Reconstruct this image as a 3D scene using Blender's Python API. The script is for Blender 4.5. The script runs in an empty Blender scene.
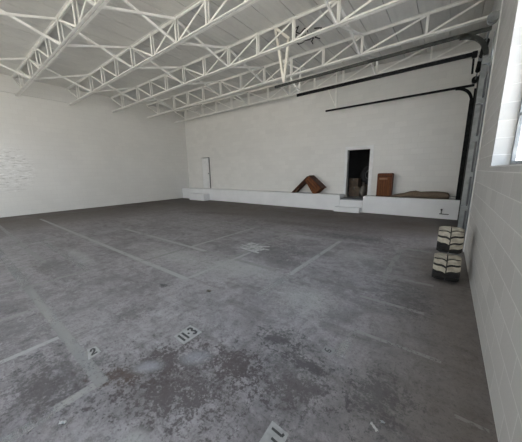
import bpy, bmesh, math, random
from mathutils import Vector, Matrix
random.seed(7)
SKY = 2.0
EXPOSURE = 1.32
sc = bpy.context.scene
COL = sc.collection

# ------------------------------------------------------------------ dimensions (metres)
XL, XR = -14.22, 0.404          # inner faces of left and right wall
YB, YF = 10.377, -5.0           # back wall, front wall (behind the camera)
ZB = 4.82                       # bottom chord of the trusses
LEDGE_Y, LEDGE_Z = 9.777, 0.66
WT = 0.2                        # wall thickness
def ztop(x):                    # top chord: roof falls slightly towards the right wall
    return 5.49 - 0.0135 * (x - XL)
CAM = (0.0, 0.0, 1.6)
FPX = 240.7
PITCH, YAW, ROLL = (math.radians(a) for a in (-11.3732, -37.6107, -1.0404))

# ------------------------------------------------------------------ node helpers
class NT:
    def __init__(self, name):
        self.m = bpy.data.materials.new(name); self.m.use_nodes = True
        self.t = self.m.node_tree; self.n = self.t.nodes; self.l = self.t.links
        self.bsdf = self.n['Principled BSDF']; self.out = self.n['Material Output']
    def link(self, a, b): self.l.new(a, b)
    def put(self, sock, v):
        if hasattr(v, 'is_output'): self.l.new(v, sock)
        else: sock.default_value = v
    def math(self, op, a, b=0.0, clamp=False):
        q = self.n.new('ShaderNodeMath'); q.operation = op; q.use_clamp = clamp
        self.put(q.inputs[0], a); self.put(q.inputs[1], b); return q.outputs[0]
    def noise(self, vec, scale, detail=4, rough=0.6, dist=0.0):
        q = self.n.new('ShaderNodeTexNoise'); self.link(vec, q.inputs['Vector'])
        q.inputs['Scale'].default_value = scale; q.inputs['Detail'].default_value = detail
        q.inputs['Roughness'].default_value = rough; q.inputs['Distortion'].default_value = dist
        return q.outputs['Fac']
    def ramp(self, v, lo, hi, a=0.0, b=1.0):
        q = self.n.new('ShaderNodeMapRange'); q.interpolation_type = 'SMOOTHSTEP'
        self.put(q.inputs['Value'], v)
        for k, val in (('From Min', lo), ('From Max', hi), ('To Min', a), ('To Max', b)): q.inputs[k].default_value = val
        return q.outputs['Result']
    def mix(self, f, a, b):
        q = self.n.new('ShaderNodeMix'); q.data_type = 'RGBA'
        self.put(q.inputs[0], f)
        for i, v in ((6, a), (7, b)):
            self.put(q.inputs[i], v if hasattr(v, 'is_output') else (*v, 1.0))
        return q.outputs[2]
    def pos(self):
        return self.n.new('ShaderNodeNewGeometry').outputs['Position']
    def sep(self, v):
        q = self.n.new('ShaderNodeSeparateXYZ'); self.link(v, q.inputs[0]); return q.outputs
    def comb(self, x, y, z=0.0):
        q = self.n.new('ShaderNodeCombineXYZ')
        for i, v in enumerate((x, y, z)): self.put(q.inputs[i], v)
        return q.outputs[0]
    def scalev(self, v, s):
        q = self.n.new('ShaderNodeVectorMath'); q.operation = 'MULTIPLY'; self.link(v, q.inputs[0])
        q.inputs[1].default_value = s; return q.outputs[0]
    def bump(self, h, strength, dist):
        q = self.n.new('ShaderNodeBump'); self.link(h, q.inputs['Height'])
        q.inputs['Strength'].default_value = strength; q.inputs['Distance'].default_value = dist
        self.link(q.outputs[0], self.bsdf.inputs['Normal'])
    def base(self, v):
        self.put(self.bsdf.inputs['Base Color'], v if hasattr(v, 'is_output') else (*v, 1.0))
    def rough(self, v): self.put(self.bsdf.inputs['Roughness'], v)

def plain(name, a, b=None, rough=0.6, scale=8.0, metal=0.0, bump=0.0):
    """two-tone noise material"""
    t = NT(name); b = b or tuple(c * 0.8 for c in a)
    tc = t.n.new('ShaderNodeTexCoord').outputs['Object']
    f = t.ramp(t.noise(tc, scale, 5), 0.35, 0.7)
    t.base(t.mix(f, a, b)); t.rough(rough); t.bsdf.inputs['Metallic'].default_value = metal
    if bump: t.bump(t.noise(tc, scale * 4, 3), bump, 0.01)
    return t.m

def block_mat(name, axis, col, rough, line=0.12, bumpd=0.006, dirty=0.0, contrast=0.05, streaked=None):
    """painted concrete block wall: courses of 195 mm, blocks of 390 mm"""
    t = NT(name); p = t.sep(t.pos())
    v = t.comb(p[axis], t.math('SUBTRACT', p[2], 0.006))
    br = t.n.new('ShaderNodeTexBrick'); t.link(v, br.inputs['Vector'])
    br.offset = 0.5
    for k, val in (('Scale', 1.0), ('Mortar Size', 0.006), ('Mortar Smooth', 0.4), ('Bias', 0.0), ('Brick Width', 0.39), ('Row Height', 0.195)):
        br.inputs[k].default_value = val
    br.inputs['Color1'].default_value = (1, 1, 1, 1); br.inputs['Color2'].default_value = (1 - contrast, ) * 3 + (1,)
    br.inputs['Mortar'].default_value = (1, 1, 1, 1)
    big = t.ramp(t.noise(v, 0.6, 5), 0.3, 0.75)
    fine = t.noise(v, 30, 4)
    c = t.mix(t.math('MULTIPLY', big, 0.35), col, tuple(k * 0.86 for k in col))
    mul = t.n.new('ShaderNodeMix'); mul.data_type = 'RGBA'; mul.blend_type = 'MULTIPLY'; mul.inputs[0].default_value = 1.0
    t.link(c, mul.inputs[6]); t.link(br.outputs['Color'], mul.inputs[7])
    c2 = t.mix(t.math('MULTIPLY', br.outputs['Fac'], abs(line)), mul.outputs[2], (0.95, 0.95, 0.93) if line > 0 else (0.3, 0.29, 0.27))
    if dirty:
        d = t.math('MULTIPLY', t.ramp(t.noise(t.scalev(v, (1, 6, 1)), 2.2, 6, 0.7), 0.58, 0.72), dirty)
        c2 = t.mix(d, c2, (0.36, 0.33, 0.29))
    if streaked:      # window sheen painted in as pale streaks, among dark scuffed ledges
        cy, cz, ry, rz = streaked
        q = t.math('ADD', t.math('POWER', t.math('MULTIPLY', t.math('SUBTRACT', p[axis], cy), 1 / ry), 2.0), t.math('POWER', t.math('MULTIPLY', t.math('SUBTRACT', p[2], cz), 1 / rz), 2.0))
        d = t.math('MULTIPLY', t.ramp(q, 0.3, 1.0, 1.0, 0.0), t.ramp(t.noise(t.scalev(v, (1.6, 9, 1)), 1.9, 7, 0.75), 0.52, 0.60))
        c2 = t.mix(t.math('MULTIPLY', d, 0.6), c2, (0.34, 0.32, 0.29))
        e = t.math('MULTIPLY', t.ramp(q, 0.3, 1.0, 1.0, 0.0), t.ramp(t.noise(t.scalev(v, (1.8, 7, 1)), 2.3, 7, 0.75), 0.50, 0.60))
        c2 = t.mix(t.math('MULTIPLY', e, 0.5), c2, (0.92, 0.92, 0.91))
    t.base(c2); t.rough(rough)
    h = t.math('ADD', t.math('MULTIPLY', br.outputs['Fac'], -0.8), t.math('MULTIPLY', fine, 0.5))
    t.bump(h, 0.5, bumpd)
    return t.m

def floor_mat():
    t = NT('worn_concrete'); P = t.pos(); x, y, _ = t.sep(P)
    n1 = t.noise(P, 0.35, 6, 0.65); n2 = t.noise(P, 1.6, 10, 0.75, 0.6); n3 = t.noise(P, 8.0, 10, 0.8, 0.3); n4 = t.noise(P, 38, 5, 0.8)
    streak = t.noise(t.scalev(P, (0.6, 3.2, 1)), 1.3, 10, 0.76)
    streak2 = t.noise(t.scalev(P, (4.5, 1.6, 1)), 2.0, 10, 0.8, 0.5)
    c = t.mix(t.ramp(n2, 0.36, 0.64), (0.162, 0.151, 0.158), (0.285, 0.269, 0.278))
    c = t.mix(t.math('MULTIPLY', t.ramp(n1, 0.45, 0.68), 0.5), c, (0.334, 0.317, 0.323))
    c = t.mix(t.math('MULTIPLY', t.ramp(streak, 0.50, 0.66), 0.55), c, (0.113, 0.099, 0.097))
    c = t.mix(t.math('MULTIPLY', t.ramp(streak2, 0.50, 0.64), 0.5), c, (0.128, 0.116, 0.118))
    c = t.mix(t.math('MULTIPLY', t.ramp(n3, 0.50, 0.64), 0.6), c, (0.103, 0.093, 0.095))
    c = t.mix(t.math('MULTIPLY', t.ramp(n3, 0.48, 0.34), 0.4), c, (0.413, 0.395, 0.409))
    # old dirt: brown along the back and left walls, and beside the right wall
    edge = t.math('MAXIMUM', t.ramp(y, 5.2, 8.4), t.ramp(x, -8.0, -13.0))
    edge = t.math('MULTIPLY', edge, t.ramp(n2, 0.2, 0.6, 0.55, 1.0))
    c = t.mix(t.math('MULTIPLY', edge, 0.9), c, (0.080, 0.060, 0.044))
    rdirt = t.math('MULTIPLY', t.ramp(x, -0.9, 0.2), t.ramp(n2, 0.25, 0.6, 0.4, 1.0))
    c = t.mix(t.math('MULTIPLY', rdirt, 0.6), c, (0.125, 0.112, 0.098))
    # stains and painted window light with a shape of their own
    def blob(cx, cy, rx, ry, rot, nz, lo, hi, amp=9.0):
        dx = t.math('SUBTRACT', x, cx); dy = t.math('SUBTRACT', y, cy); ca, sa = math.cos(rot), math.sin(rot)
        u = t.math('ADD', t.math('MULTIPLY', dx, ca / rx), t.math('MULTIPLY', dy, sa / rx))
        v = t.math('ADD', t.math('MULTIPLY', dx, -sa / ry), t.math('MULTIPLY', dy, ca / ry))
        r = t.math('SQRT', t.math('ADD', t.math('MULTIPLY', u, u), t.math('MULTIPLY', v, v)))
        return t.ramp(t.math('ADD', t.math('SUBTRACT', 1.0, r), t.math('MULTIPLY', t.math('SUBTRACT', nz, 0.5), amp)), lo, hi)
    nm = t.math('ADD', t.math('MULTIPLY', t.noise(P, 9.0, 10, 0.82, 0.4), 0.55), t.math('MULTIPLY', t.noise(P, 34, 6, 0.8), 0.45))
    for a in DARK_STAINS:
        c = t.mix(t.math('MULTIPLY', blob(*a[:5], nm, 0.25, 0.6), a[5]), c, a[6])
    for a in PALE_STAINS_AND_LIGHT:  # pale stains; the broad mid-floor ones also paint in window light
        c = t.mix(t.math('MULTIPLY', blob(*a[:5], nm, 0.1, 0.9, 3.5), min(1.0, a[5] * 1.25)), c, a[6])
    c = t.mix(t.math('MULTIPLY', t.ramp(n4, 0.52, 0.62), 0.45), c, (0.085, 0.080, 0.080))
    pit = t.math('MULTIPLY', t.ramp(t.noise(P, 17, 8, 0.85, 0.8), 0.56, 0.63), t.ramp(t.noise(P, 1.1, 4, 0.6), 0.42, 0.6))
    c = t.mix(t.math('MULTIPLY', pit, 0.65), c, (0.060, 0.055, 0.057))
    chip = t.ramp(t.noise(t.scalev(P, (1.0, 1.7, 1)), 23, 8, 0.85, 0.5), 0.60, 0.67)
    c = t.mix(t.math('MULTIPLY', chip, 0.4), c, (0.36, 0.35, 0.345))
    t.base(c)
    t.rough(t.math('ADD', 0.48, t.math('MULTIPLY', n2, 0.3))); t.bsdf.inputs['Specular IOR Level'].default_value = 0.28
    t.bump(t.math('ADD', t.math('MULTIPLY', n3, 0.7), t.math('MULTIPLY', n4, 0.3)), 0.25, 0.006)
    return t.m
MAROON = (0.070, 0.058, 0.058); BROWN = (0.075, 0.056, 0.047); BLACK = (0.055, 0.053, 0.055)
PALE = (0.30, 0.305, 0.33); LIGHT = (0.36, 0.355, 0.35)
DARK_STAINS = [(-1.50, 0.95, 0.75, 0.55, 0.4, 0.6, MAROON), (-2.3, 0.35, 0.6, 0.4, 0.3, 0.45, BLACK), (-0.85, 1.45, 0.5, 0.5, 0.3, 0.45, BLACK),
    (-1.75, 0.95, 0.42, 0.26, 0.9, 0.75, MAROON), (-1.30, 1.25, 0.40, 0.25, 0.2, 0.75, MAROON), (-1.45, 0.75, 0.5, 0.28, 0.5, 0.6, MAROON),
    (-1.95, 0.62, 0.30, 0.13, 0.7, 0.85, BROWN), (-1.15, 1.75, 0.28, 0.2, 0.3, 0.7, BLACK), (-0.80, 1.62, 0.25, 0.12, 0.2, 0.6, BLACK),
    (-0.75, 1.35, 0.35, 0.2, 0.5, 0.45, MAROON), (-0.25, 1.65, 0.35, 0.25, 1.2, 0.55, BLACK), (-2.3, 0.2, 0.5, 0.3, 0.2, 0.4, MAROON),
    (-2.7, 4.0, 0.9, 0.5, 0.1, 0.5, BLACK), (-2.2, 3.5, 0.5, 0.25, 0.2, 0.5, BLACK), (-1.6, 5.9, 1.2, 0.35, 0.05, 0.6, BLACK),
    (-3.3, 6.6, 2.2, 0.35, 0.1, 0.55, BROWN), (-7.0, 6.8, 2.5, 0.4, 0.3, 0.5, BROWN), (-0.3, 3.3, 0.4, 0.5, 0.3, 0.45, BLACK), (-2.8, 1.1, 0.3, 0.2, 0.2, 0.4, MAROON),
    (-3.15, 1.72, 0.10, 0.07, 0.0, 0.9, BLACK), (-3.5, 0.2, 0.8, 0.35, 0.1, 0.35, BLACK), (-5.5, 1.0, 1.6, 0.3, 0.0, 0.35, BLACK)]
PALE_STAINS_AND_LIGHT = [(-1.85, 0.80, 0.20, 0.10, 0.8, 0.55, PALE), (-1.62, 1.10, 0.22, 0.13, 0.7, 0.5, PALE), (-2.7, 2.9, 1.3, 0.7, 0.1, 0.55, LIGHT),
    (-4.2, 2.6, 1.5, 0.6, 0.0, 0.45, LIGHT), (-3.2, 3.85, 0.35, 0.3, 0.0, 0.7, LIGHT), (-1.3, 2.6, 0.7, 0.6, 0.2, 0.45, LIGHT), (-5.8, 1.45, 1.3, 0.2, 0.0, 0.4, LIGHT),
    (-1.35, 0.45, 0.15, 0.10, 0.3, 0.6, LIGHT), (-1.2, 4.6, 0.7, 0.5, 0.2, 0.35, LIGHT), (-3.0, 5.2, 1.2, 0.25, 0.1, 0.35, LIGHT)]

def paint_mat(name, col, cover):
    """floor paint rubbed through in patches"""
    t = NT(name); P = t.pos()
    f = t.ramp(t.math('ADD', t.math('MULTIPLY', t.noise(P, 3.0, 8, 0.75), 0.5), t.math('MULTIPLY', t.noise(P, 30, 6, 0.75), 0.5)), cover - 0.08, cover + 0.08, 1.0, 0.0)
    t.base(col); t.rough(0.7); t.put(t.bsdf.inputs['Alpha'], t.math('MULTIPLY', f, 0.62))
    return t.m

M = {}
M['floor'] = floor_mat()
M['wall_left'] = block_mat('white_glossy_block_left', 1, (0.72, 0.71, 0.675), 0.17, -0.12, 0.010, contrast=0.03, streaked=(1.7, 1.9, 1.0, 1.1))
M['wall_back'] = block_mat('white_block_back', 0, (0.70, 0.69, 0.655), 0.5, -0.12, 0.006, contrast=0.06)
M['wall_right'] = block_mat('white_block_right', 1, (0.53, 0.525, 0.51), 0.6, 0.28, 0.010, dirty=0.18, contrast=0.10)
M['white'] = plain('white_painted_concrete', (0.75, 0.75, 0.745), (0.69, 0.69, 0.685), 0.6, 1.2)
M['deck'] = plain('roof_deck_paint', (0.70, 0.69, 0.65), (0.64, 0.63, 0.595), 0.6, 1.5)
M['steel_white'] = plain('white_painted_steel', (0.86, 0.85, 0.80), (0.76, 0.75, 0.70), 0.5, 5)
M['brace_white'] = plain('bright_white_brace_paint', (0.86, 0.85, 0.81), (0.78, 0.77, 0.73), 0.45, 5)
M['cream'] = plain('cream_painted_pipe', (0.78, 0.75, 0.66), (0.66, 0.62, 0.54), 0.5, 5)
M['track_dark'] = plain('dark_track_steel', (0.035, 0.037, 0.034), (0.06, 0.062, 0.055), 0.6, 9, 0.1)
M['track_dark'].node_tree.nodes['Principled BSDF'].inputs['Specular IOR Level'].default_value = 0.15
M['galv'] = plain('galvanised_steel', (0.27, 0.285, 0.285), (0.19, 0.20, 0.205), 0.5, 9, 0.5)
M['black'] = plain('black_steel', (0.010, 0.010, 0.010), (0.02, 0.02, 0.02), 0.8, 9)
M['black'].node_tree.nodes['Principled BSDF'].inputs['Specular IOR Level'].default_value = 0.12
M['door_panel'] = plain('slate_door_steel', (0.035, 0.04, 0.06), (0.05, 0.055, 0.075), 0.5, 4)
M['wood'] = None
def wood(name, a, b):
    t = NT(name); tc = t.n.new('ShaderNodeTexCoord').outputs['Object']
    g = t.noise(t.scalev(tc, (18, 18, 1.6)), 1.5, 6, 0.65, 0.5)
    t.base(t.mix(t.ramp(g, 0.3, 0.7), a, b)); t.rough(0.65); t.bsdf.inputs['Specular IOR Level'].default_value = 0.2; t.bump(g, 0.15, 0.003)
    return t.m
M['wood'] = wood('reddish_brown_wood', (0.17, 0.060, 0.018), (0.10, 0.034, 0.011))
M['wood_mid'] = wood('brown_wood', (0.15, 0.05, 0.02), (0.09, 0.03, 0.013))
M['wood_dark'] = wood('dark_brown_wood', (0.075, 0.026, 0.012), (0.045, 0.017, 0.009))
M['wood_light'] = wood('worn_wood', (0.30, 0.17, 0.10), (0.22, 0.12, 0.07))
M['carpet'] = plain('brown_carpet', (0.165, 0.122, 0.085), (0.115, 0.085, 0.060), 0.95, 25, 0, 0.5)
M['rubber'] = plain('black_rubber', (0.012, 0.012, 0.012), (0.022, 0.02, 0.018), 0.8, 20)
M['rubber_grey'] = plain('worn_grey_rubber', (0.05, 0.05, 0.05), (0.03, 0.03, 0.03), 0.8, 9)
M['rubber_dust_lit'] = plain('dusty_lit_rubber', (0.46, 0.42, 0.34), (0.27, 0.245, 0.20), 0.85, 14)
M['card'] = plain('cardboard', (0.13, 0.092, 0.062), (0.08, 0.058, 0.042), 0.85, 6)
M['sack'] = plain('dusty_sack', (0.17, 0.155, 0.13), (0.10, 0.09, 0.075), 0.9, 6)
M['dark_room'] = plain('dark_store_room', (0.05, 0.052, 0.05), (0.035, 0.037, 0.036), 0.8, 2)
M['sill'] = plain('grey_worn_sill', (0.26, 0.27, 0.28), (0.18, 0.185, 0.19), 0.6, 5)
M['apron'] = plain('outdoor_concrete', (0.55, 0.53, 0.50), (0.45, 0.435, 0.41), 0.9, 0.6)
M['door_white'] = plain('white_door_paint', (0.72, 0.72, 0.71), (0.64, 0.64, 0.63), 0.45, 4)
M['gap_shade'] = plain('shade_in_door_gap', (0.05, 0.047, 0.045), (0.035, 0.033, 0.03), 0.7, 4)
M['line'] = paint_mat('worn_floor_paint', (0.40, 0.395, 0.385), 0.58)
M['line_bay'] = paint_mat('grey_bay_paint', (0.34, 0.337, 0.332), 0.585)
M['line_faint'] = paint_mat('faint_floor_paint', (0.36, 0.36, 0.355), 0.5)
M['line_strong'] = paint_mat('good_floor_paint', (0.52, 0.515, 0.505), 0.60)
M['line_scuff'] = paint_mat('scuffed_floor_paint', (0.70, 0.69, 0.68), 0.58)
M['stencil_bg'] = plain('stencil_grey_paint', (0.34, 0.34, 0.335), (0.26, 0.26, 0.26), 0.7, 14)
M['stencil_faint'] = paint_mat('stencil_faded_paint', (0.36, 0.36, 0.36), 0.64)
M['stencil_ink'] = plain('stencil_black_paint', (0.03, 0.03, 0.032), (0.06, 0.06, 0.06), 0.7, 20)
M['paper'] = plain('white_paper', (0.75, 0.75, 0.74), (0.62, 0.62, 0.62), 0.8, 30)
def glass_mat(name, tint, frost):
    t = NT(name); t.n.remove(t.bsdf)
    tr = t.n.new('ShaderNodeBsdfTransparent'); tr.inputs[0].default_value = (*tint, 1)
    gl = t.n.new('ShaderNodeBsdfTranslucent' if frost else 'ShaderNodeBsdfGlossy')
    gl.inputs[0].default_value = (0.9, 0.93, 1.0, 1)
    if not frost: gl.inputs['Roughness'].default_value = 0.05
    mx = t.n.new('ShaderNodeMixShader'); mx.inputs[0].default_value = 0.8 if frost else 0.06
    t.link(tr.outputs[0], mx.inputs[1]); t.link(gl.outputs[0], mx.inputs[2]); t.link(mx.outputs[0], t.out.inputs[0])
    return t.m
M['glass'] = glass_mat('window_glass', (0.95, 0.97, 1.0), False)
M['frost'] = glass_mat('translucent_door_light', (0.9, 0.95, 1.0), True)

# ------------------------------------------------------------------ mesh helpers
def B(): return bmesh.new()
def box(bm, x0, x1, y0, y1, z0, z1, mi=0):
    v = [bm.verts.new((x, y, z)) for x in (x0, x1) for y in (y0, y1) for z in (z0, z1)]
    for f in ((0, 1, 3, 2), (4, 6, 7, 5), (0, 4, 5, 1), (2, 3, 7, 6), (0, 2, 6, 4), (1, 5, 7, 3)):
        bm.faces.new([v[i] for i in f]).material_index = mi
def bar(bm, p, q, w, h, side=Vector((0, 1, 0)), mi=0):
    """rectangular bar p->q, w along 'side', h perpendicular"""
    p, q = Vector(p), Vector(q); d = (q - p).normalized()
    s = (side - d * side.dot(d)).normalized(); u = d.cross(s)
    v = []
    for e in (p, q):
        for a, b in ((-1, -1), (1, -1), (1, 1), (-1, 1)):
            v.append(bm.verts.new(e + s * (a * w / 2) + u * (b * h / 2)))
    for f in ((0, 3, 2, 1), (4, 5, 6, 7), (0, 1, 5, 4), (1, 2, 6, 5), (2, 3, 7, 6), (3, 0, 4, 7)):
        bm.faces.new([v[i] for i in f]).material_index = mi
def tube(bm, pts, r, n=8, closed=False, mi=0):
    pts = [Vector(p) for p in pts]; rings = []; prev = None
    for i, p in enumerate(pts):
        a = pts[i - 1] if i else (pts[-1] if closed else p); b = pts[(i + 1) % len(pts)] if (i + 1 < len(pts) or closed) else p
        d = (b - a).normalized()
        if prev is None: prev = d.orthogonal().normalized()
        prev = (prev - d * prev.dot(d)).normalized(); u = d.cross(prev)
        rr = r[i] if isinstance(r, (list, tuple)) else r
        rings.append([bm.verts.new(p + prev * rr * math.cos(k * 2 * math.pi / n) + u * rr * math.sin(k * 2 * math.pi / n)) for k in range(n)])
    m = len(rings)
    for i in range(m if closed else m - 1):
        A, C = rings[i], rings[(i + 1) % m]
        for k in range(n): bm.faces.new([A[k], A[(k + 1) % n], C[(k + 1) % n], C[k]]).material_index = mi
    if not closed:
        bm.faces.new(rings[0][::-1]).material_index = mi; bm.faces.new(rings[-1]).material_index = mi
def cyl(bm, p, q, r, n=16, mi=0): tube(bm, [p, q], r, n, mi=mi)
def obj(name, bm, mats, parent=None, loc=None, bevel=0.0, smooth=False):
    me = bpy.data.meshes.new(name)
    bmesh.ops.recalc_face_normals(bm, faces=bm.faces[:])
    if bevel:
        bmesh.ops.bevel(bm, geom=bm.edges[:], offset=bevel, segments=2, affect='EDGES', clamp_overlap=True)
    if smooth:
        for f in bm.faces: f.smooth = True
    bm.to_mesh(me); bm.free()
    for m in (mats if isinstance(mats, (list, tuple)) else [mats]): me.materials.append(m)
    o = bpy.data.objects.new(name, me); COL.objects.link(o)
    if loc is not None: o.location = loc
    if parent is not None: o.parent = parent
    return o
def tag(o, label, cat, group=None):
    o['label'] = label; o['category'] = cat
    if group: o['group'] = group
    return o
def thing(name, label, cat, loc=(0, 0, 0), group=None):
    o = bpy.data.objects.new(name, None); COL.objects.link(o); o.location = loc; o.empty_display_size = 0.1
    return tag(o, label, cat, group)
def struct(name, bm, m, parent=None, bevel=0.0):
    o = obj(name, bm, m, parent, bevel=bevel)
    if parent is None: o['kind'] = 'structure'
    return o
def copy_tree(o, parent=None):
    c = o.copy(); COL.objects.link(c); c.parent = parent
    for ch in o.children: copy_tree(ch, c)
    return c

# ------------------------------------------------------------------ camera
def cam_axes():
    F = Vector((math.sin(YAW) * math.cos(PITCH), math.cos(YAW) * math.cos(PITCH), math.sin(PITCH)))
    R = Vector((math.cos(YAW), -math.sin(YAW), 0)); U = R.cross(F)
    return math.cos(ROLL) * R + math.sin(ROLL) * U, -math.sin(ROLL) * R + math.cos(ROLL) * U, F
R_, U_, F_ = cam_axes()
cd = bpy.data.cameras.new('camera'); cam = bpy.data.objects.new('camera', cd); COL.objects.link(cam)
mw = Matrix((R_, U_, -F_)).transposed().to_4x4(); mw.translation = Vector(CAM); cam.matrix_world = mw
cd.sensor_fit = 'HORIZONTAL'; cd.sensor_width = 36.0; cd.lens = 36.0 * FPX / 522.0; cd.clip_start = 0.02
sc.camera = cam

# ------------------------------------------------------------------ room shell
H = 5.6
b = B(); box(b, XL - WT, XR + WT, YF - WT, YB + WT, -0.15, 0.0)
floor = struct('floor', b, M['floor'])
b = B(); box(b, -40, 30, -40, 40, -0.35, -0.2); o = struct('ground', b, M['apron'])

def wall_with_holes(name, axis, c0, c1, lo, hi, z0, z1, holes, m):
    """box wall; axis 'x' = runs along x at y in [c0,c1]; holes = (a0,a1,z0,z1)"""
    bm = B()
    cuts = sorted({lo, hi} | {h[0] for h in holes} | {h[1] for h in holes})
    zs = sorted({z0, z1} | {h[2] for h in holes} | {h[3] for h in holes})
    keep = set()
    for i in range(len(cuts) - 1):
        for j in range(len(zs) - 1):
            a, zz = (cuts[i] + cuts[i + 1]) / 2, (zs[j] + zs[j + 1]) / 2
            if not any(h[0] < a < h[1] and h[2] < zz < h[3] for h in holes): keep.add((i, j))
    def P(a, c, z): return bm.verts.new((a, c, z) if axis == 'x' else (c, a, z))
    for (i, j) in keep:
        a0, a1, y0, y1 = cuts[i], cuts[i + 1], zs[j], zs[j + 1]
        for c in (c0, c1): bm.faces.new([P(a0, c, y0), P(a1, c, y0), P(a1, c, y1), P(a0, c, y1)])
        for (di, dj, q) in ((-1, 0, ((a0, y0), (a0, y1))), (1, 0, ((a1, y0), (a1, y1))), (0, -1, ((a0, y0), (a1, y0))), (0, 1, ((a0, y1), (a1, y1)))):
            if (i + di, j + dj) not in keep:
                (pa, pz), (qa, qz) = q
                bm.faces.new([P(pa, c0, pz), P(qa, c0, qz), P(qa, c1, qz), P(pa, c1, pz)])
    bmesh.ops.remove_doubles(bm, verts=bm.verts[:], dist=1e-4)
    return struct(name, bm, m)
D2 = (-3.40, -2.53, 0.50, 2.44)         # open doorway
D1 = (-12.74, -11.97, 0.66, 2.60)       # white door
OD = (6.12, 9.74, 0.0, 3.72)            # overhead door
RIGHT_OPENINGS = [(0.3, 4.135, 1.615, 4.5), (-4.9, -1.3, 0.0, 4.6)]     # second one: loading doorway added behind the camera for its daylight
wall_with_holes('wall_left', 'y', XL - WT, XL, YF - WT, YB + WT, 0, H, [], M['wall_left'])
wall_with_holes('wall_back', 'x', YB, YB + WT, XL, XR, 0, H, [D1, D2], M['wall_back'])
wall_with_holes('wall_right', 'y', XR, XR + WT, YF - WT, YB + WT, 0, H, [OD] + RIGHT_OPENINGS, M['wall_right'])
ADDED_REAR = [(-13.2, -9.0, 0.0, 4.6), (-7.6, -3.4, 0.0, 4.6)]  # unseen doorways, added to let daylight into the room
wall_with_holes('wall_front', 'x', YF - WT, YF, XL, XR, 0, H, ADDED_REAR, M['wall_back'])

# ceiling: ribbed steel deck, ribs along y, sheet joints every 0.61 m
b = B(); prof = []
x = XL - WT; k = 0
while x < XR + WT:
    zc = ztop(x) + 0.035
    if k % 4 == 0: prof += [(x, zc), (x + 0.004, zc + 0.05), (x + 0.018, zc + 0.05), (x + 0.022, zc)]
    else: prof += [(x, zc), (x + 0.02, zc + 0.006), (x + 0.05, zc + 0.006), (x + 0.07, zc)]
    x += 0.1525; k += 1
prof.append((XR + WT, ztop(XR) + 0.035))
lo = [(b.verts.new((px, YF - WT, pz)), b.verts.new((px, YB + WT, pz))) for px, pz in prof]
up = [(b.verts.new((px, YF - WT, ztop(px) + 0.2)), b.verts.new((px, YB + WT, ztop(px) + 0.2))) for px, pz in prof]
for i in range(len(prof) - 1):
    b.faces.new([lo[i][0], lo[i + 1][0], lo[i + 1][1], lo[i][1]]); b.faces.new([up[i][0], up[i][1], up[i + 1][1], up[i + 1][0]])
struct('ceiling', b, M['deck'])

# ledge along the back wall (poured in sections, with a lowered landing at the doorway)
b = B(); box(b, XL, -8.44, LEDGE_Y, YB, 0, LEDGE_Z); struct('platform', b, M['white'], bevel=0.008)
b = B(); box(b, -8.435, -3.43, LEDGE_Y - 0.04, YB, 0, LEDGE_Z - 0.01); struct('platform', b, M['white'], bevel=0.008)
b = B(); box(b, -2.53, XR, LEDGE_Y, YB, 0, 0.635); struct('platform', b, M['white'], bevel=0.008)
b = B(); box(b, -3.425, -2.535, LEDGE_Y - 0.02, YB, 0, 0.46); box(b, -3.425, -2.535, LEDGE_Y + 0.0, YB + WT, 0.46, 0.50, 1)
struct('platform', b, [M['white'], M['sill']])
b = B(); box(b, -3.58, -2.58, 9.50, LEDGE_Y - 0.025, 0, 0.19)
tag(obj('concrete_step', b, M['white'], bevel=0.01), 'low white concrete step on the floor below the dark open doorway', 'step')
b = B(); box(b, -12.85, -11.45, 9.30, LEDGE_Y - 0.005, 0, 0.39)
tag(obj('concrete_step', b, M['white'], bevel=0.012), 'white concrete step block on the floor below the narrow white door', 'step')
# raised beam face high on the left wall
b = B(); box(b, XL, XL + 0.05, YF, 4.05, 4.89, 5.28); struct('trim_1', b, M['wall_left'])

# door 1: white door, set back in the back wall
b = B(); box(b, D1[0] + 0.01, D1[1] - 0.12, YB + 0.004, YB + 0.045, D1[2] + 0.01, D1[3] - 0.04); d1 = struct('door_1', b, M['door_white'])
b = B(); box(b, D1[0], D1[1], YB + 0.15, YB + 0.18, D1[2], D1[3]); obj('gap_shade_sheet', b, M['gap_shade'], d1)  # dark sheet behind the door, standing in for shade in the gap
b = B(); cyl(b, (D1[1] - 0.15, YB + 0.01, 1.6), (D1[1] - 0.15, YB - 0.05, 1.6), 0.03, 12); obj('door_knob', b, M['galv'], d1)
b = B()
for z0, z1 in ((0.86, 1.5), (1.7, 2.42)): box(b, D1[0] + 0.12, D1[1] - 0.22, YB - 0.004, YB + 0.006, z0, z1)
obj('door_molding', b, M['door_white'], d1)
# door 2: open doorway with a white casing
b = B()
for x0, x1, z0, z1 in ((D2[1], D2[1] + 0.13, D2[2] + 0.14, D2[3] + 0.13), (D2[0] - 0.10, D2[0], D2[2] + 0.15, D2[3] + 0.13), (D2[0], D2[1], D2[3], D2[3] + 0.13)):
    box(b, x0, x1, YB - 0.03, YB + 0.001, z0, z1)
struct('door_2', b, M['door_white'])
# store room behind the doorway
b = B()
box(b, -4.6, -4.5, YB + WT, 13.1, 0, 3.0); box(b, -1.4, -1.3, YB + WT, 13.1, 0, 3.0); box(b, -4.5, -1.4, 13.0, 13.1, 0, 3.0)
struct('wall_store', b, M['dark_room'])
b = B(); box(b, -4.6, -1.3, YB + WT, 13.1, 3.0, 3.1); struct('ceiling_store', b, M['dark_room'])
b = B(); box(b, -4.5, -1.4, YB + WT, 13.0, 0, 0.5); struct('floor_store', b, M['sill'])

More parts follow.
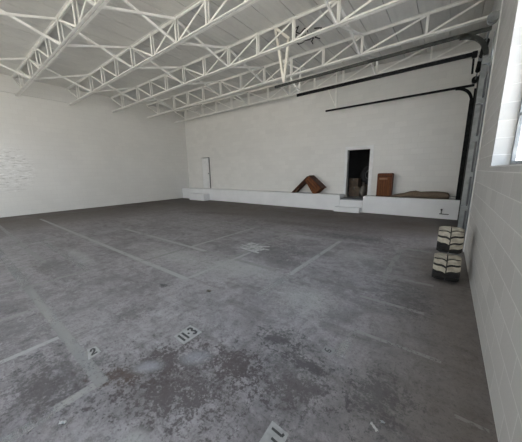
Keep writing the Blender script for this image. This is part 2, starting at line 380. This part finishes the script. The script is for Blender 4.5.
# window 1: steel sash in the right wall
def steel_window(name, w):
    y0, y1, z0, z1 = w; xa, xb = XR + 0.160, XR + 0.197
    b = B()
    for yy in (y0 + 0.03, y1 - 0.03): box(b, xa, xb, yy - 0.03, yy + 0.03, z0, z1)
    for zz in (z0 + 0.03, z1 - 0.03): box(b, xa, xb, y0 + 0.06, y1 - 0.06, zz - 0.03, zz + 0.03)
    n = 6
    for i in range(1, n):
        yy = y0 + (y1 - y0) * i / n; box(b, xa + 0.008, xb - 0.008, yy - 0.014, yy + 0.014, z0 + 0.06, z1 - 0.06)
    for i in range(1, 5):
        zz = z0 + (z1 - z0) * i / 5; box(b, xa + 0.008, xb - 0.008, y0 + 0.06, y1 - 0.06, zz - 0.014, zz + 0.014)
    w1 = struct(name, b, M['galv'])
    b = B(); box(b, xa + 0.018, xa + 0.022, y0 + 0.06, y1 - 0.06, z0 + 0.06, z1 - 0.06); obj('window_pane', b, M['glass'], w1)
    b = B(); box(b, XR - 0.012, xa, y0, y1, z0 - 0.0, z0 + 0.012); obj('window_sill', b, M['door_white'], w1)
steel_window('window_1', RIGHT_OPENINGS[0])

# overhead door (closed) in the right wall
y0, y1, z1 = OD[0], OD[1], OD[3]
XD = XR + 0.05
dr = bpy.data.objects.new('door_3', None); COL.objects.link(dr); dr['kind'] = 'structure'; dr.location = (XD, y0, 0)
def rel(o, p): o.location = -Vector(p.location); return o
for i in range(6):
    za, zb = 0.01 + i * z1 / 6, 0.01 + (i + 1) * z1 / 6 - 0.012
    b = B(); yp = y0 + 0.98
    box(b, XD, XD + 0.045, yp, y1 - 0.01, za, zb); box(b, XD, XD + 0.045, y0 + 0.01, y0 + 0.10, za, zb)
    box(b, XD, XD + 0.045, y0 + 0.10, yp, za, za + 0.07); box(b, XD, XD + 0.045, y0 + 0.10, yp, zb - 0.07, zb)
    s = rel(obj('door_section', b, M['door_panel'], dr), dr)
    b = B(); box(b, XD + 0.015, XD + 0.02, y0 + 0.10, yp, za + 0.07, zb - 0.07); obj('door_light', b, M['frost'], s)
b = B(); box(b, XR - 0.012, XR, 5.98, y0, 0, 4.6); struct('trim_2', b, M['door_white'])
b = B(); box(b, XR - 0.03, XR, y1, y1 + 0.12, 0, 4.2); struct('trim_3', b, M['track_dark'])

# ------------------------------------------------------------------ roof trusses
TY = [0.60 + 1.8125 * i for i in range(6)]       # nominal
TY = [0.60, 2.4127, 4.1814, 6.0051, 7.8455, 9.6635]
XC = -6.91; PN = 1.145
pts = [XC + PN * k for k in range(-4, 5)]
nodes = [XL + 0.04, -13.02] + pts + [-0.80, XR - 0.04]
def make_truss(y, label):
    t = thing('roof_truss', label, 'roof truss', (0, y, 0), 'roof trusses')
    Y = Vector((0, 1, 0))
    def rb(bm, p, q, w, h): bar(bm, p, q, w, h, Y)
    b = B()
    for s in (-1, 1):
        rb(b, (XL + 0.002, s * 0.036, ZB - 0.004), (XR - 0.002, s * 0.036, ZB - 0.004), 0.056, 0.010)
        rb(b, (XL + 0.002, s * 0.016, ZB + 0.024), (XR - 0.002, s * 0.016, ZB + 0.024), 0.011, 0.05)
    obj('bottom_chord', b, M['steel_white'], t)
    b = B()
    for s in (-1, 1):
        rb(b, (XL + 0.002, s * 0.036, ztop(XL) + 0.02), (XR - 0.002, s * 0.036, ztop(XR) + 0.02), 0.056, 0.010)
        rb(b, (XL + 0.002, s * 0.016, ztop(XL) - 0.004), (XR - 0.002, s * 0.016, ztop(XR) - 0.004), 0.011, 0.045)
    obj('top_chord', b, M['steel_white'], t)
    for xn in nodes[1:-1]:
        b = B()
        for s in (-1, 1): rb(b, (xn, s * 0.042, ZB - 0.01), (xn, s * 0.042, ztop(xn) + 0.01), 0.018, 0.048)
        obj('vertical', b, M['steel_white'], t)
    for i in range(len(nodes) - 1):
        a, c = nodes[i], nodes[i + 1]
        if (a + c) / 2 < XC: p, q = (a, 0, ztop(a) - 0.02), (c, 0, ZB + 0.03)
        else: p, q = (c, 0, ztop(c) - 0.02), (a, 0, ZB + 0.03)
        b = B(); rb(b, p, q, 0.018, 0.042); obj('diagonal', b, M['steel_white'], t)
    return t
tl = ['white steel roof truss nearest overhead, its far left end against the left wall',
      'white steel roof truss cutting across the top left corner of the photo',
      'white steel roof truss just behind the one in the top left corner',
      'white steel roof truss holding the nearest cream door track hanger',
      'white steel roof truss second from the back wall, holding the opener rail hanger',
      'white steel roof truss nearest the back wall']
t0 = make_truss(TY[0], tl[0])
for yy, lb in list(zip(TY, tl))[1:]:
    c = copy_tree(t0); c.location.y = yy; c['label'] = lb
# cross bracing between neighbouring trusses
BX = [pts[0], pts[3], pts[5], pts[8]]
wh = ['first row from the left wall', 'second row from the left wall', 'third row from the left wall', 'row nearest the right wall']
bay = ['bay overhead', 'second bay', 'middle bay', 'fourth bay', 'bay nearest the back wall']
for i in range(5):
    for k, xn in enumerate(BX):
        ya, yb = TY[i], TY[i + 1]
        t = thing('cross_brace', 'white X brace in the %s, %s' % (bay[i], wh[k]), 'cross brace', (xn, ya, ZB), 'truss cross braces')
        d = yb - ya; zt = ztop(xn) - ZB
        for (p, q, off) in (((0, 0.05, 0.02), (0, d - 0.05, zt - 0.03), 0.012), ((0, 0.05, zt - 0.03), (0, d - 0.05, 0.02), -0.03)):
            b = B(); bar(b, (off, p[1], p[2]), (off, q[1], q[2]), 0.043, 0.05, Vector((1, 0, 0))); obj('brace_bar', b, M['brace_white'], t)

# ------------------------------------------------------------------ overhead door hardware
def arc(x0, z0, r, y, n=10):   # quarter bend from horizontal (towards -x) down into a vertical
    return [(x0 - r + r * math.sin(a), y, z0 - r + r * math.cos(a)) for a in [i * math.pi / 2 / n for i in range(n + 1)]]
def door_track(y, xe, zt, label, vmat, width, group='overhead door tracks'):
    t = thing('door_track', label, 'door track', (0.30, y, 0), group)
    L = lambda p: Vector(p) - Vector((0.30, y, 0))
    Yv = Vector((0, 1, 0))
    b = B(); bar(b, L((xe, y, zt)), L((0.325, y, zt)), 0.05, width, Yv); obj('horizontal_rail', b, vmat if vmat is M['black'] else M['track_dark'], t)
    pa = arc(0.30, zt - 0.02, 0.40, y); b = B()
    for p, q in zip(pa[:-1], pa[1:]): bar(b, L(p), L(q), 0.05, 0.07, Yv)
    obj('curved_rail', b, vmat if vmat is M['black'] else M['track_dark'], t)
    b = B(); bar(b, L((0.295, y, 0.0)), L((0.295, y, zt - 0.40)), 0.05, 0.075, Yv)
    obj('vertical_rail', b, vmat, t)
    yj = y - 0.10 if y < 8 else y - 0.03
    b = B()
    box(b, (XR - 0.046 if y < 8 else XR - 0.075) - 0.30, XR - 0.032 - 0.30, yj - y - 0.012, yj - y, 0.0, zt - 0.1)
    obj('jamb_angle', b, vmat, t)
    z = 0.15
    while z < zt - 0.3:
        b = B(); box(b, -0.04, XR - 0.34, -0.03 if y > 8 else -0.10, 0.03 if y < 8 else 0.0, z, z + 0.09); obj('track_bracket', b, vmat, t); z += 0.65
    return t
door_track(6.2, -4.19, 3.975, 'overhead door track nearest the camera, grey upright with a long dark horizontal rail', M['galv'], 0.055)
door_track(9.83, -4.19, 3.975, 'black overhead door track farthest away, beside the back wall', M['black'], 0.06)
# opener rail
t = thing('opener_rail', 'thick black door opener rail hanging midway between the two door tracks', 'door opener', (0.26, 8.0, 4.21))
b = B(); bar(b, (-4.74, 0, 0), (-0.04, 0, 0), 0.06, 0.08, Vector((0, 1, 0))); obj('rail', b, M['black'], t)
b = B(); box(b, -0.12, -0.02, -0.04, 0.04, -0.08, 0.055); obj('header_bracket', b, M['black'], t, bevel=0.01)
b = B(); bar(b, (-0.08, 0, -0.10), (-0.07, 0, -0.42), 0.04, 0.04); obj('draw_arm', b, M['black'], t)
# torsion shaft
t = thing('torsion_shaft', 'torsion spring shaft with drums above the overhead door', 'door spring', (0.318, 6.05, 4.10))
b = B(); cyl(b, (0, 0.0, 0), (0, 3.95, 0), 0.014, 10); obj('shaft', b, M['galv'], t)
for yy, m in ((0.10, M['galv']), (3.72, M['black'])):
    b = B()
    tube(b, [(0, yy - 0.07, 0), (0, yy - 0.06, 0), (0, yy - 0.055, 0), (0, yy + 0.05, 0), (0, yy + 0.055, 0), (0, yy + 0.07, 0)], [0.08, 0.08, 0.066, 0.06, 0.075, 0.075], 20)
    obj('cable_drum', b, m, t)
for s in (-1, 1):
    b = B(); helix = []
    for i in range(0, 12 * 20 + 1): a = i * 2 * math.pi / 12; helix.append((0.045 * math.cos(a), 1.95 + s * (0.10 + 0.85 * i / 240), 0.045 * math.sin(a)))
    tube(b, helix, 0.010, 5); obj('torsion_spring', b, M['black'], t, smooth=True)
for yy in (0.02, 1.95, 3.9):
    b = B(); box(b, -0.06, XR - 0.335, yy - 0.008, yy + 0.008, -0.06, 0.06); obj('bearing_plate', b, M['galv'], t)
# hangers
t = thing('track_hanger', 'cream steel V hanger carrying the end of the nearest door track', 'track hanger', (-3.885, 6.2, 4.037), 'door track hangers')
L = lambda p: Vector(p) - Vector((-3.885, 6.2, 4.037))
for nm, p, q in (('strut', (-4.07, 6.06, 5.38), (-3.885, 6.2, 4.037)), ('strut', (-3.67, 6.09, 5.0), (-3.885, 6.2, 4.037)), ('strut', (-4.09, 6.07, 5.38), (-3.65, 6.09, 4.99))):
    b = B(); bar(b, L(p), L(q), 0.06, 0.06); obj(nm, b, M['cream'], t)
b = B(); box(b, -4.13 + 3.885, -4.02 + 3.885, -0.16, -0.09, 1.33, 1.41); obj('clamp', b, M['cream'], t)
b = B(); bar(b, L((-3.90, 6.23, 4.06)), L((-4.36, 7.93, 4.36)), 0.035, 0.035); obj('tie_bar', b, M['steel_white'], t)
t = thing('track_hanger', 'white steel hanger carrying the end of the thick opener rail', 'track hanger', (-4.40, 8.0, 4.285), 'door track hangers')
L = lambda p: Vector(p) - Vector((-4.40, 8.0, 4.285))
for p, q in (((-5.0, 7.91, 5.36), (-4.33, 7.96, 4.98)), ((-4.33, 7.96, 5.0), (-4.40, 8.0, 4.285)), ((-4.43, 8.0, 4.33), (-4.75, 7.92, 4.90))):
    b = B(); bar(b, L(p), L(q), 0.045, 0.045); obj('strut', b, M['steel_white'], t)
t = thing('track_hanger', 'white steel hanger carrying the end of the farthest door track', 'track hanger', (-3.77, 9.83, 4.015), 'door track hangers')
b = B(); bar(b, (0, 0, 0), (0.01, -0.10, 1.2), 0.05, 0.05); obj('strut', b, M['steel_white'], t)
b = B(); bar(b, (0, 0.0, 0.02), (-0.35, -0.09, 0.80), 0.035, 0.035); obj('strut', b, M['steel_white'], t)
# tangle of black cable under the roof deck
t = thing('cable_tangle', 'tangle of black cable hanging under the roof deck near the right', 'cable', (-3.35, 6.95, 5.18))
for i in range(4):
    b = B(); p = Vector((random.uniform(-0.3, 0.3), random.uniform(-0.3, 0.2), 0.15)); path = [p.copy()]
    for k in range(12):
        p = p + Vector((random.uniform(-0.13, 0.135), random.uniform(-0.12, 0.12), random.uniform(-0.10, 0.09))); p.z = min(max(p.z, -0.18), 0.15); path.append(p.copy())
    tube(b, path, 0.013, 6); obj('cable', b, M['black'], t, smooth=True)

# ------------------------------------------------------------------ things on the ledge
# fallen wooden stand: a plank and a shallow box meeting at a ridge
t = thing('wooden_stand', 'tipped reddish brown wooden stand shaped like a tent on the white ledge', 'wooden stand', (-5.0, 10.05, LEDGE_Z - 0.01))
def prism(bm, poly, y0, y1, mi=0):
    a = [bm.verts.new((x, y0, z)) for x, z in poly]; c = [bm.verts.new((x, y1, z)) for x, z in poly]
    bm.faces.new(a).material_index = mi; bm.faces.new(c[::-1]).material_index = mi
    for i in range(len(poly)): bm.faces.new([a[i], c[i], c[(i + 1) % len(poly)], a[(i + 1) % len(poly)]]).material_index = mi
b = B(); prism(b, [(-0.77, 0.0), (-0.62, 0.0), (0.03, 0.62), (0.10, 0.76), (0.03, 0.75)], -0.22, 0.22); obj('plank', b, M['wood_dark'], t)
b = B(); prism(b, [(-0.05, 0.56), (0.14, 0.76), (0.74, 0.26), (0.47, 0.0), (0.33, 0.0)], -0.24, 0.24); obj('box_body', b, M['wood'], t, bevel=0.008)
b = B(); prism(b, [(0.12, 0.76), (0.15, 0.79), (0.77, 0.26), (0.73, 0.23)], -0.25, 0.25); obj('edge_board', b, M['wood_dark'], t)
b = B()
for x0, z0, x1, z1 in ((0.05, 0.58, 0.42, 0.22), (0.15, 0.66, 0.54, 0.28)): bar(b, (x0, -0.245, z0), (x1, -0.245, z1), 0.014, 0.03)
obj('slat_trim', b, M['wood_dark'], t)
b = B(); bar(b, (-0.58, -0.16, 0.03), (-0.40, -0.16, 0.22), 0.05, 0.05); obj('cleat', b, M['wood_light'], t)

# small upright wooden cabinet with rounded top corners
CX, CY, CZ = -1.87, 10.16, 0.635
t = thing('wooden_cabinet', 'small upright brown wooden cabinet with rounded top standing on the white ledge', 'cabinet', (CX, CY, CZ))
def rounded(x0, x1, z0, z1, r, n=5):
    P = [(x0, z0), (x1, z0)]
    P += [(x1 - r + r * math.cos(a), z1 - r + r * math.sin(a)) for a in [i * math.pi / 2 / n for i in range(n + 1)]]
    P += [(x0 + r - r * math.sin(a), z1 - r + r * math.cos(a)) for a in [i * math.pi / 2 / n for i in range(n + 1)]]
    return P
b = B(); prism(b, rounded(-0.25, 0.25, 0.0, 0.86, 0.05), -0.17, 0.17); obj('body', b, M['wood_mid'], t)
b = B(); prism(b, [(-0.19, 0.04), (0.19, 0.04), (0.19, 0.72), (-0.19, 0.72)], -0.195, -0.168)
d = obj('front_door', b, M['wood'], t, bevel=0.006)
b = B()
for i in range(1, 5): box(b, -0.19 + i * 0.076 - 0.004, -0.19 + i * 0.076 + 0.004, -0.199, -0.193, 0.06, 0.60)
obj('groove', b, M['wood_dark'], d)
b = B(); box(b, -0.17, 0.10, -0.205, -0.195, 0.63, 0.69); obj('label_holder', b, M['wood_light'], d)
b = B(); box(b, -0.245, 0.245, -0.19, -0.165, 0.735, 0.77); obj('top_rail', b, M['wood_dark'], t)
b = B(); box(b, -0.26, 0.26, -0.185, 0.175, -0.0, 0.035); obj('plinth', b, M['wood_dark'], t)

# rolled carpet
t = thing('rolled_carpet', 'long rolled brown carpet lying on the white ledge beside the cabinet', 'carpet', (-0.75, 9.98, 0.635))
prf = [(-0.86, 0.02, 0.10), (-0.80, 0.045, 0.14), (-0.62, 0.065, 0.15), (-0.42, 0.085, 0.16), (-0.26, 0.115, 0.165), (-0.10, 0.128, 0.165), (0.05, 0.112, 0.16), (0.25, 0.118, 0.16), (0.5, 0.120, 0.16), (0.7, 0.116, 0.15), (0.80, 0.105, 0.14), (0.84, 0.088, 0.12)]
b = B(); rings = []; NS = 24
for x, hh, ww in prf:
    ring = []
    for k in range(NS):
        a = k * 2 * math.pi / NS
        zz = hh + hh * math.sin(a) * (1 + 0.03 * math.sin(7 * x + 3 * a)); yy = ww * math.cos(a)
        ring.append(b.verts.new((x, yy, max(0.0, zz))))
    rings.append(ring)
for A, C in zip(rings[:-1], rings[1:]):
    for k in range(NS): b.faces.new([A[k], A[(k + 1) % NS], C[(k + 1) % NS], C[k]])
b.faces.new(rings[0][::-1]); b.faces.new(rings[-1])
obj('roll', b, M['carpet'], t, smooth=True)
b = B(); spir = [((0.845), (0.03 + 0.0035 * i) * math.cos(i * 0.5) * 1.1, 0.09 + (0.02 + 0.0022 * i) * math.sin(i * 0.5)) for i in range(27)]
tube(b, spir, 0.006, 5); obj('roll_edge', b, M['wood_dark'], t)
b = B(); cyl(b, (0.80, 0.0, 0.10), (1.04, 0.0, 0.085), 0.012, 8); obj('core_rod', b, M['galv'], t)

# pipe stub on the ledge face
t = thing('pipe_stub', 'small dark pipe stub with valve low on the white ledge near the door track', 'pipe', (0.0, LEDGE_Y, 0.22))
b = B(); tube(b, [(-0.10, 0.006, -0.05), (-0.10, -0.05, -0.05), (0.0, -0.06, -0.05), (0.14, -0.06, -0.05)], 0.014, 8); obj('pipe', b, M['track_dark'], t)
b = B(); cyl(b, (-0.06, -0.06, -0.05), (-0.06, -0.06, 0.09), 0.012, 8); cyl(b, (-0.06, -0.09, 0.09), (-0.06, -0.03, 0.09), 0.028, 10); obj('valve', b, M['track_dark'], t)

# ------------------------------------------------------------------ lugged tyres beside the door
def make_tyre(label, loc, lit_from, wide):
    """axis along x; loc = centre"""
    t = thing('tyre', label, 'tyre', loc, 'pair of lugged tyres'); t.scale = (wide, 0.955, 0.955)
    Rr, W = 0.185, 0.135; prof = [(-0.115, 0.105), (-0.135, 0.125), (-0.14, 0.155), (-W, 0.178), (-0.11, Rr), (0.0, Rr + 0.003), (0.11, Rr), (W, 0.178), (0.14, 0.155), (0.135, 0.125), (0.115, 0.105)]
    N = 40; b = B(); rings = []
    for k in range(N):
        a = k * 2 * math.pi / N; rings.append([b.verts.new((x, -r * math.cos(a), r * math.sin(a))) for x, r in prof])
    for k in range(N):
        A, C = rings[k], rings[(k + 1) % N]
        for i in range(len(prof) - 1): b.faces.new([A[i], C[i], C[i + 1], A[i + 1]])
        b.faces.new([A[-1], C[-1], C[0], A[0]])
    obj('carcass', b, M['rubber'], t, smooth=True)
    NL = 12
    for side in (-1, 1):
        for k in range(NL):
            a0 = (k + (0.18 if side > 0 else 0.0)) * 2 * math.pi / NL
            b = B(); wa = 2 * math.pi / NL * 0.34
            top = []; bot = []
            for i in range(7):
                s = i / 6; x = side * (0.006 + s * 0.136)
                sweep = 0.24 * s + 0.05 * math.sin(s * 6.0)
                rt = 0.204 - 0.022 * max(0, s - 0.7) / 0.3; rb = 0.176 - 0.022 * max(0, s - 0.7) / 0.3
                for da, in ((-wa,), (wa,)):
                    a = a0 + sweep + da
                    top.append(b.verts.new((x, -rt * math.cos(a), rt * math.sin(a)))); bot.append(b.verts.new((x, -rb * math.cos(a), rb * math.sin(a))))
            for i in range(6):
                q = 2 * i
                b.faces.new([top[q], top[q + 1], top[q + 3], top[q + 2]]); b.faces.new([bot[q], bot[q + 2], bot[q + 3], bot[q + 1]])
                b.faces.new([top[q], top[q + 2], bot[q + 2], bot[q]]); b.faces.new([top[q + 1], bot[q + 1], bot[q + 3], top[q + 3]])
            b.faces.new([top[0], bot[0], bot[1], top[1]]); b.faces.new([top[12], top[13], bot[13], bot[12]])
            pale = math.sin(a0) > lit_from or math.cos(a0) < -0.2  # shade under the tyre painted in: lower lugs black, upper ones dusty
            obj('lug', b, M['rubber_dust_lit'] if pale else M['rubber'], t)
    b = B(); tube(b, [(-0.10, 0, 0), (-0.09, 0, 0), (0.09, 0, 0), (0.10, 0, 0)], [0.10, 0.106, 0.106, 0.10], 24); obj('hub', b, M['galv'], t)
    return t
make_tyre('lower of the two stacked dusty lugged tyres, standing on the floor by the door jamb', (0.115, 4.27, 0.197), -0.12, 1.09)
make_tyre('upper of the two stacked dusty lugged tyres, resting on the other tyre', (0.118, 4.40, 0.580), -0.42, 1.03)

# ------------------------------------------------------------------ clutter in the store room
def carton(x, y, z, w, d, h, rot, label):
    t = thing('cardboard_box', label, 'box', (x, y, z), 'cartons in the dark store room'); t.rotation_euler.z = rot
    b = B(); box(b, -w / 2, w / 2, -d / 2, d / 2, 0, h); obj('carton', b, M['card'], t, bevel=0.006)
    b = B(); box(b, -0.03, 0.03, -d / 2 - 0.002, d / 2 + 0.002, h * 0.75, h + 0.002); obj('tape', b, M['sack'], t)
carton(-3.22, 11.05, 0.5, 0.44, 0.40, 0.42, 0.1, 'bottom cardboard box at the left inside the dark doorway')
carton(-3.24, 11.06, 0.922, 0.40, 0.36, 0.36, -0.12, 'cardboard box stacked on another inside the dark doorway')
carton(-2.70, 11.45, 0.5, 0.62, 0.50, 0.5, 0.15, 'cardboard box at the right inside the dark doorway')
t = thing('spare_tyre', 'black tyre resting on a box inside the dark doorway', 'tyre', (-2.70, 11.45, 1.0))
b = B(); NR = 32
ringp = [(0.33 * math.cos(k * 2 * math.pi / NR), 0.33 * math.sin(k * 2 * math.pi / NR)) for k in range(NR)]
ca, sa = math.cos(0.25), math.sin(0.25)
tube(b, [(u, v * sa, 0.43 + v * ca) for u, v in ringp], 0.10, 12, closed=True); obj('carcass', b, M['rubber_grey'], t, smooth=True)
b = B(); c_ = [(u * 0.70, v * 0.70 * sa, 0.43 + v * 0.70 * ca) for u, v in ringp]; tube(b, c_, 0.02, 8, closed=True); obj('rim', b, M['galv'], t, smooth=True)
t = thing('dust_sack', 'pale lumpy sack slumped on the floor inside the dark doorway', 'sack', (-2.82, 10.80, 0.5))
b = B(); bmesh.ops.create_uvsphere(b, u_segments=20, v_segments=12, radius=0.17)
for v in b.verts:
    v.co.x *= 0.75; v.co.z = v.co.z * 1.5 + 0.25; v.co += v.co.normalized() * 0.025 * math.sin(19 * v.co.x + 13 * v.co.z); v.co.z = max(v.co.z, 0.0)
obj('sack_body', b, M['sack'], t, smooth=True)
b = B(); tube(b, [(0, 0, 0.52), (0.0, 0, 0.56), (0.02, 0, 0.62)], [0.07, 0.03, 0.07], 10); obj('sack_neck', b, M['sack'], t, smooth=True)

# ------------------------------------------------------------------ floor paint (children of the floor)
def quad(bm, P, z, mi=0): bm.faces.new([bm.verts.new((p[0], p[1], z)) for p in P]).material_index = mi
def line(x0, x1, y0, y1, m):
    b = B(); quad(b, [(x0, y0), (x1, y0), (x1, y1), (x0, y1)], 0.0015); obj('painted_line', b, M[m], floor)
def hx(y, x0, x1, m='line', w=0.10): line(x0, x1, y - w / 2, y + w / 2, m)
def hy(x, y0, y1, m='line', w=0.08): line(x - w / 2, x + w / 2, y0, y1, m)
hx(0.50, -4.9, -1.97, 'line_bay', 0.09); hx(0.50, -9.0, -4.9, 'line_faint', 0.11)
hy(-2.015, 0.20, 0.455, 'line', 0.075); hy(-2.0, -0.9, 0.20, 'line_faint', 0.08)
hy(-2.96, -0.8, 0.45, 'line_strong', 0.06); hy(-3.87, -0.3, 0.45, 'line'); hy(-4.77, 0.1, 1.3, 'line'); hy(-5.87, 0.2, 0.87, 'line')
hx(0.91, -12.5, -5.9, 'line', 0.085)
hx(2.05, -12.3, -3.02, 'line_strong', 0.085); hy(-8.0, 0.7, 2.0, 'line', 0.09)
hx(3.12, -7.6, -3.9, 'line_strong', 0.09); hx(3.12, -3.9, -2.1, 'line', 0.09)
hy(-4.40, 2.10, 3.08, 'line'); hy(-4.40, 3.16, 5.42, 'line_strong', 0.08); hy(-3.06, 2.10, 3.6, 'line_strong', 0.075)
hx(5.46, -6.3, -1.8, 'line', 0.12); hy(-5.63, 4.4, 5.4, 'line'); hy(-3.17, 3.2, 5.4, 'line', 0.09); hy(-1.84, 2.3, 3.1, 'line_faint', 0.1); hy(-1.84, 3.1, 5.4, 'line_strong', 0.085)
hy(-0.61, 3.75, 5.5, 'line', 0.09); hx(5.6, -0.56, -0.1, 'line'); hx(3.93, -0.56, 0.0, 'line', 0.07); hx(3.06, -0.75, -0.05, 'line', 0.06); hx(2.31, -0.60, 0.12, 'line', 0.045)
hy(-0.60, 1.85, 2.28, 'line_faint', 0.08); hx(1.80, 0.2, 0.37, 'line', 0.03)
hx(1.27, -8.0, -4.8, 'line_faint', 0.08)

def stencil(P, strokes, bg, label, w=0.13):
    """P = four floor points: text left-bottom, right-bottom, right-top, left-top; strokes in unit square"""
    P = [Vector((p[0], p[1])) for p in P]
    def m(s, t): return (P[0] * (1 - s) + P[1] * s) * (1 - t) + (P[3] * (1 - s) + P[2] * s) * t
    asp = (P[1] - P[0]).length / (P[3] - P[0]).length
    b = B(); quad(b, P, 0.003)
    o = obj('stencil_patch', b, M[bg], floor); o['label'] = label
    b = B()
    for st in strokes:
        for (s0, t0), (s1, t1) in zip(st[:-1], st[1:]):
            d = Vector(((s1 - s0) * asp, t1 - t0)); n = Vector((-d.y, d.x)).normalized() * w / 2; n.x /= asp
            e = d.normalized() * w * 0.18; e.x /= asp
            quad(b, [m(s0 - e.x - n.x, t0 - e.y - n.y), m(s1 + e.x - n.x, t1 + e.y - n.y), m(s1 + e.x + n.x, t1 + e.y + n.y), m(s0 - e.x + n.x, t0 - e.y + n.y)], 0.0045)
    obj('stencil_digit', b, M['stencil_ink'], o)
three = lambda s: [(s - 0.09, 0.74), (s - 0.03, 0.82), (s + 0.06, 0.80), (s + 0.08, 0.66), (s, 0.53), (s + 0.08, 0.40), (s + 0.06, 0.25), (s - 0.03, 0.19), (s - 0.09, 0.28)]
stencil([(-1.837, 1.140), (-1.843, 1.367), (-2.039, 1.366), (-2.020, 1.150)], [[(0.17, 0.2), (0.17, 0.82)], [(0.38, 0.2), (0.38, 0.82)], [(0.53, 0.50), (0.58, 0.50)], three(0.77)], 'stencil_bg', 'pale stencil patch with black 11-3')
stencil([(-0.600, 0.880), (-0.618, 1.046), (-0.748, 1.053), (-0.738, 0.890)], [[(0.46, 0.0), (0.46, 0.60)], [(0.76, 0.26), (0.76, 0.80)], [(0.76, 0.24), (0.86, 0.20)]], 'stencil_bg', 'pale stencil patch with black strokes of a 17', 0.12)
stencil([(-2.355, 0.520), (-2.377, 0.630), (-2.508, 0.628), (-2.516, 0.560)], [[(0.30, 0.62), (0.40, 0.78), (0.58, 0.82), (0.70, 0.68), (0.62, 0.50), (0.32, 0.24), (0.74, 0.22)]], 'stencil_bg', 'small pale stencil patch with black 2', 0.14)
stencil([(-0.655, 1.824), (-0.650, 1.920), (-0.747, 1.923), (-0.747, 1.830)], [[(0.66, 0.80), (0.42, 0.80), (0.30, 0.55), (0.34, 0.28), (0.60, 0.24), (0.66, 0.44), (0.40, 0.52)]], 'stencil_faint', 'faded stencil patch with a 6', 0.10)
# scuffed remains of lettering
b = B()
for i in range(26):
    px, py = -3.20 + random.uniform(-0.28, 0.30), 3.86 + random.uniform(-0.24, 0.26); a, w, h = random.choice((0.0, 0.0, 1.57, 0.4)), random.uniform(0.10, 0.26), random.uniform(0.018, 0.03)
    ca, sa = math.cos(a), math.sin(a)
    quad(b, [(px + u * ca - v * sa, py + u * sa + v * ca) for u, v in ((-w / 2, -h), (w / 2, -h), (w / 2, h), (-w / 2, h))], 0.0025 + 0.0001 * i)
obj('scuffed_lettering', b, M['line_scuff'], floor)

# scraps on the floor
def scrap(x, y, w, h, rot, label, mat='paper'):
    b = B(); n = 6; g = [[b.verts.new((-w / 2 + w * i / n + 0.004 * math.sin(j * 2.1), -h / 2 + h * j / 2, 0.002 + 0.010 * abs(math.sin(i * 1.3 + j)))) for j in range(3)] for i in range(n + 1)]
    for i in range(n):
        for j in range(2): b.faces.new([g[i][j], g[i + 1][j], g[i + 1][j + 1], g[i][j + 1]])
    bmesh.ops.solidify(b, geom=b.faces[:], thickness=0.0015)
    o = obj('paper_scrap', b, M[mat], loc=(x, y, 0.001)); o.rotation_euler.z = rot
    tag(o, label, 'scrap', 'scraps on the floor')
scrap(-0.205, 1.40, 0.055, 0.018, 2.5, 'long white scrap on the floor towards the right wall, nearest the camera')
scrap(-0.170, 1.465, 0.025, 0.015, 0.4, 'tiny pale scrap on the floor beside the long white scrap')
scrap(-1.848, 0.215, 0.045, 0.022, 0.7, 'small curled white scrap on the floor in the lower left of the photo')
scrap(-2.464, 1.984, 0.07, 0.05, 0.2, 'pale scrap on the floor behind the 11-3 stencil', 'sack')

# ------------------------------------------------------------------ daylight
w = bpy.data.worlds.new('sky'); sc.world = w; w.use_nodes = True
wn, wl = w.node_tree.nodes, w.node_tree.links
bg = wn['Background']
tc = wn.new('ShaderNodeTexCoord'); sp = wn.new('ShaderNodeSeparateXYZ'); wl.new(tc.outputs['Generated'], sp.inputs[0])
rp = wn.new('ShaderNodeValToRGB'); wl.new(sp.outputs[2], rp.inputs[0])
rp.color_ramp.elements[0].position = 0.0; rp.color_ramp.elements[0].color = (0.95, 0.96, 0.97, 1)
rp.color_ramp.elements[1].position = 0.6; rp.color_ramp.elements[1].color = (0.68, 0.84, 1.0, 1)
wl.new(rp.outputs[0], bg.inputs[0]); bg.inputs[1].default_value = SKY
sl = bpy.data.lights.new('sun', 'SUN'); sl.energy = 17.0; sl.angle = 0.009; sl.color = (1.0, 0.88, 0.72)
so = bpy.data.objects.new('sun', sl); COL.objects.link(so); so.rotation_euler = (-math.radians(42), 0, 0)
def portal(name, loc, rot, sx, sy):
    ld = bpy.data.lights.new(name, 'AREA'); ld.shape = 'RECTANGLE'; ld.size = sx; ld.size_y = sy; ld.cycles.is_portal = True
    o = bpy.data.objects.new(name, ld); COL.objects.link(o); o.location = loc; o.rotation_euler = rot
for y0, y1, z0, z1 in RIGHT_OPENINGS:
    portal('opening_daylight', (XR + WT + 0.02, (y0 + y1) / 2, (z0 + z1) / 2), (0, math.pi / 2, 0), z1 - z0, y1 - y0)
for x0, x1, z0, z1 in ADDED_REAR:
    portal('added_doorway_daylight', ((x0 + x1) / 2, YF - WT - 0.02, (z0 + z1) / 2), (math.pi / 2, 0, 0), x1 - x0, z1 - z0)

sc.view_settings.view_transform = 'Standard'; sc.view_settings.look = 'None'
sc.view_settings.gamma = 1.0; sc.view_settings.use_curve_mapping = False
sc.view_settings.exposure = EXPOSURE
